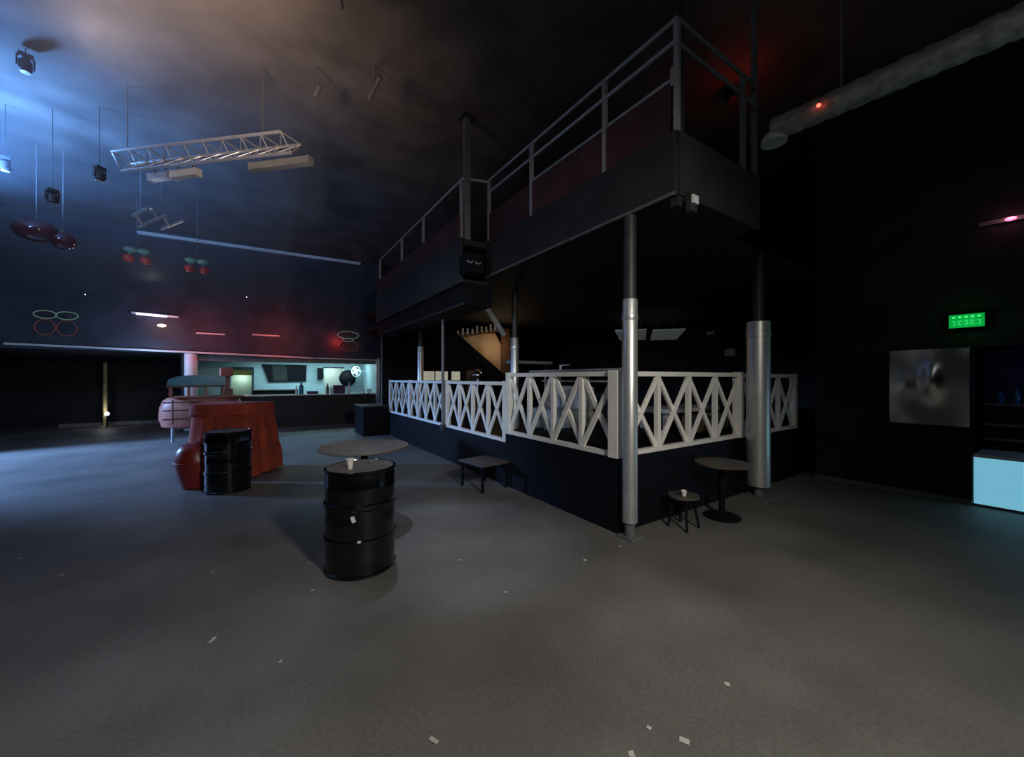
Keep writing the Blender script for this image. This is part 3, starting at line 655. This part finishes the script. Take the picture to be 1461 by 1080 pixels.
# ------------------------------------------------------------------ rig under the ceiling
def truss(label, A0, A1, B0, B1, dz, n, zc):
    A0, A1, B0, B1 = map(Vector, (A0, A1, B0, B1)); C0 = (A0+B0)/2-Vector((0, 0, dz)); C1 = (A1+B1)/2-Vector((0, 0, dz))
    t = thing('truss', label, 'truss', (A0+A1)/2)
    for a, b in ((A0, A1), (B0, B1), (C0, C1)):
        bm = BM(); tube(bm, a, b, .022, 10); obj('chord', bm, M_alu, t, True)
    for i in range(n+1):
        s = i/n; p, q, r = A0.lerp(A1, s), B0.lerp(B1, s), C0.lerp(C1, s)
        bm = BM(); tube(bm, p, q, .011, 8); obj('rung', bm, M_alu, t, True)
        bm = BM(); tube(bm, p, r, .009, 8); tube(bm, q, r, .009, 8); obj('lacing', bm, M_alu, t, True)
        if i < n:
            bm = BM(); tube(bm, q, A0.lerp(A1, s+1/n), .009, 8); tube(bm, r, B0.lerp(B1, s+1/n), .009, 8); obj('lacing', bm, M_alu, t, True)
    for s in (.1, .9):
        p = A0.lerp(A1, s); bm = BM(); tube(bm, p, (p.x, p.y, 5.95), .006, 6); obj('steel_wire', bm, M_grey, t)
truss('aluminium lighting truss hung under the ceiling at the upper left', (-1.83, 8.01, 5.02), (.24, 6.1, 5.02), (-1.70, 8.32, 5.02), (.5, 6.28, 5.02), .2, 9, 5)
def batten(label, p, q, h, m, mlit=None):
    p, q = Vector(p), Vector(q); t = thing('lamp_batten', label, 'lamp', (p+q)/2, 0, 'lamp battens below the lighting truss')
    bm = BM(); bar(bm, p, q, .10, h); obj('housing', bm, m, t)
    d = (q-p).normalized()
    for e, s in ((p, -1), (q, 1)):
        bm = BM(); bar(bm, e, e+d*s*.02, .115, h+.015); obj('end_cap', bm, m, t)
    for s in (.2, .8):
        c = p.lerp(q, s); bm = BM(); tube(bm, c+Vector((0, 0, h/2-.01)), (c.x, c.y, 5.0), .01, 6); obj('clamp', bm, M_grey, t)
batten('pale lamp batten under the truss, its left short half', (-1.40, 8.04, 4.76), (-1.16, 7.82, 4.77), .085, M_alu)
batten('pale lamp batten under the truss, its right longer half', (-1.10, 7.77, 4.77), (-.79, 7.475, 4.78), .11, M_fan)
batten('long grey batten below the right end of the truss', (-.09, 6.83, 4.76), (.60, 6.19, 4.78), .10, mat('batten_grey', (.30, .31, .32), .5))
t = thing('rigging_frame', 'small aluminium frame hanging under the truss above the cherries', 'frame', (-1.7, 9.7, 4.6))
fr = [((-1.92, 9.58), (-1.66, 9.07)), ((-1.87, 9.51), (-1.88, 10.09)), ((-1.97, 10.23), (-1.42, 9.22)), ((-1.58, 9.02), (-1.57, 9.53)), ((-1.46, 9.46), (-1.45, 9.9)), ((-1.62, 10.13), (-1.19, 9.36))]
for a, b in fr:
    bm = BM(); tube(bm, (*a, 4.6), (*b, 4.6), .024, 8); obj('frame_tube', bm, M_alu, t, True)
for a in ((-1.88, 9.9), (-1.5, 9.4)):
    bm = BM(); tube(bm, (*a, 4.6), (*a, 5.95), .006, 6); obj('steel_wire', bm, M_grey, t)
def stage_light(label, c, rz, m=M_darkpipe, top=5.95, k=.6):
    t = thing('stage_light', label, 'stage light', c, rz, 'stage lights hung at the upper left')
    bm = BM(); box(bm, (0, 0, .22), (.22, .16, .09), bev=.015); obj('base', bm, m, t, local=True)
    for s in (-1, 1):
        bm = BM(); box(bm, (s*.12, 0, .08), (.025, .07, .24)); obj('yoke_arm', bm, m, t, local=True)
    bm = BM(); lathe(bm, [(.05, -.12), (.10, -.08), (.10, .10), (.07, .14)], seg=20); h = obj('head', bm, m, t, True, True)
    bm = BM(); lathe(bm, [(.085, -.125), (.08, -.135), (.01, -.14)], seg=20); obj('lens', bm, M_alu, h, True, True)
    bm = BM(); tube(bm, (0, 0, .25), (0, 0, (top-c[2])/k), .008, 8); obj('drop_rod', bm, m, t, local=True)
    t.scale = (k, k, k)
stage_light('stage light alone near the ceiling at the top left', (-2.55, 7.66, 5.72), .4)
stage_light('stage light at the very left edge under the blue glow', (-3.33, 9.38, 4.98), .2)
stage_light('stage light beside the left end of the truss', (-2.12, 8.66, 4.85), .9)
stage_light('lower stage light left of the small aluminium frame', (-2.75, 9.1, 4.50), .5)
for n, (a, b, lab) in enumerate((((1.30, 5.65, 5.62), (1.34, 5.20, 5.66), 'longest pale tube lamp under the dark ceiling'), ((.66, 6.0, 5.62), (.69, 5.78, 5.64), 'short pale tube lamp nearest the truss end'), ((.73, 4.42, 5.62), (.66, 4.25, 5.64), 'short pale tube lamp at the top edge of the picture'))):
    t = thing('tube_lamp', lab, 'lamp', a, 0, 'pale unlit tube lamps under the ceiling')
    bm = BM(); tube(bm, a, b, .028, 10); obj('tube', bm, M_tabletop, t, True)
    bm = BM(); tube(bm, ((a[0]+b[0])/2, (a[1]+b[1])/2, a[2]+.02), ((a[0]+b[0])/2, (a[1]+b[1])/2, 5.95), .008, 6); obj('drop_wire', bm, M_grey, t)

# ------------------------------------------------------------------ hanging cherry decorations
def cherries(label, c, r, gap, leaf, drop=0.0):
    t = thing('cherry_ornament', label, 'ornament', c, math.radians(12), 'hanging cherry pair decorations')
    for s in (-1, 1):
        bm = BM(); ball(bm, (s*leaf*.55, 0, 0), leaf*.62, (1, .5, .58), 20, 10); obj('leaf', bm, M_green, t, True, True)
        bm = BM(); tube(bm, (s*gap*.6, 0, -.02), (s*gap, 0, -.13), .018, 8); obj('stem', bm, M_green, t, True, True)
        bm = BM(); ball(bm, (s*gap, -.02, -.13-r*.8), r, (1.05, 1, .92), 24, 14); obj('cherry', bm, M_cherry, t, True, True)
    bm = BM(); tube(bm, (0, 0, .03), (0, 0, 5.95-c[2]), .006, 6); obj('steel_wire', bm, M_grey, t, local=True)
cherries('hanging cherry pair with teal leaves, left of the other small pair', (-2.41, 12.37, 4.66), .105, .145, .20)
cherries('hanging cherry pair with dull leaves, nearest the middle', (-1.27, 11.98, 4.50), .10, .14, .20)
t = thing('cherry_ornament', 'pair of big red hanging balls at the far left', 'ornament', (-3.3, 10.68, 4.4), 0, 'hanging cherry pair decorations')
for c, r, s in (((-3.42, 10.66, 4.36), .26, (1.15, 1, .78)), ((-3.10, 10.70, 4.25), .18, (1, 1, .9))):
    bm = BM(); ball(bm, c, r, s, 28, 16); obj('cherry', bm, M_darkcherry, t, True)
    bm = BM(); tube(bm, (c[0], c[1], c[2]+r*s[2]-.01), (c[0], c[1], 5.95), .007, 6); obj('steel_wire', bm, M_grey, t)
bm = BM(); tube(bm, (-3.48, 10.68, 4.5), (-3.1, 10.7, 4.4), .02, 8); obj('stem', bm, M_green, t, True)
lamp('cherry_light', 'POINT', (-2.0, 11.4, 3.9), (1, .9, .9), 5, size=.08)
# small white pin lights on the wall
for n, (x, y, z, lab) in enumerate(((-3.9, 14.88, 3.9, 'tiny white pin light on the navy wall below the big red balls'), (-.35, 14.88, 4.25, 'tiny white pin light on the navy wall right of the cherries'))):
    t = thing('pin_light', lab, 'lamp', (x, y, z), 0, 'tiny pin lights on the navy wall')
    bm = BM(); ball(bm, (x, y-.02, z), .013, u=10, v=8); obj('bulb', bm, M_led, t, True)
    bm = BM(); tube(bm, (x, y+.02, z), (x, y-.025, z), .016, 8); obj('base', bm, M_black, t, True)

# ------------------------------------------------------------------ paper scraps on the floor
scr = [(-.25, 3.05, .055, .022, 1.0, 'white paper scrap on open floor left of the near drum'),
 (.66, 1.65, .020, .048, .45, 'white oblong scrap at the bottom middle of the floor'),
 (1.61, 1.02, .030, .042, .5, 'white square scrap at the bottom right of the floor'),
 (1.36, 1.11, .030, .026, 1.2, 'white scrap at the bottom edge beside the square one'),
 (.34, 3.34, .022, .02, .2, 'small scrap just in front of the near drum, left'),
 (-.34, 4.12, .04, .02, .8, 'white scrap between the two drums, nearer the left'),
 (1.58, 2.49, .025, .02, .3, 'small scrap in the middle of the open floor'),
 (2.46, 2.53, .03, .03, .7, 'scrap on the floor left of the near silver column'),
 (.99, 3.5, .02, .02, .2, 'tiny scrap at the right foot of the near drum'),
 (2.10, 1.08, .03, .025, .9, 'grey scrap on the right part of the near floor'),
 (2.95, 2.55, .035, .02, .5, 'scrap at the foot of the near silver column'),
 (.36, 3.85, .025, .02, .5, 'small scrap at the left foot of the near drum'),
 (-1.87, 7.65, .05, .02, .3, 'small scrap on the blue lit floor left of the pouf'),
 (-1.39, 4.75, .035, .02, .6, 'scrap at the far left on the dark floor band'),
 (-1.82, 5.4, .05, .03, .1, 'farther scrap at the left edge of the floor'),
 (-.60, 6.95, .04, .03, .4, 'scrap in front of the far black drum'),
 (1.51, 3.16, .02, .03, .9, 'dark grey scrap right of the near drum'),
 (1.53, 1.15, .022, .022, .3, 'faint scrap on the floor near the square one'),
 (-2.6, 9.8, .07, .03, .3, 'scrap far out on the blue lit floor'),
 (.1, 2.6, .02, .016, .3, 'tiny speck of paper on the near left floor')]
for x, y, a, b, r, lab in scr:
    bm = BM(); vs = []
    for u in (-.5, 0, .5):
        for v in (-.5, .5):
            vs.append(bm.verts.new((u*a, v*b, .002+.004*abs(u)*2)))
    bm.faces.new((vs[0], vs[1], vs[3], vs[2])); bm.faces.new((vs[2], vs[3], vs[5], vs[4]))
    bmesh.ops.solidify(bm, geom=bm.faces[:], thickness=-.0015)
    o = obj('paper_scrap', bm, M_paper); o.location = (x, y, .0005); o.rotation_euler = (0, 0, r)
    tag(o, lab, 'paper scrap', 'paper scraps littering the floor')

# ------------------------------------------------------------------ thin haze hanging under the rig at the upper left
bm = BM(); box(bm, (-3.6, 8.6, 4.85), (8.6, 12.2, 2.1))
hz = bpy.data.materials.new('thin_haze'); hz.use_nodes = True; nt = hz.node_tree; nt.nodes.clear()
out = nt.nodes.new('ShaderNodeOutputMaterial'); vs_ = nt.nodes.new('ShaderNodeVolumeScatter')
vs_.inputs['Density'].default_value = .038; vs_.inputs['Anisotropy'].default_value = .1; vs_.inputs['Color'].default_value = (.85, .9, 1, 1)
nt.links.new(vs_.outputs[0], out.inputs['Volume'])
h = obj('haze', bm, hz); h['kind'] = 'stuff'; tag(h, 'thin blue lit haze hanging under the ceiling at the upper left', 'haze')
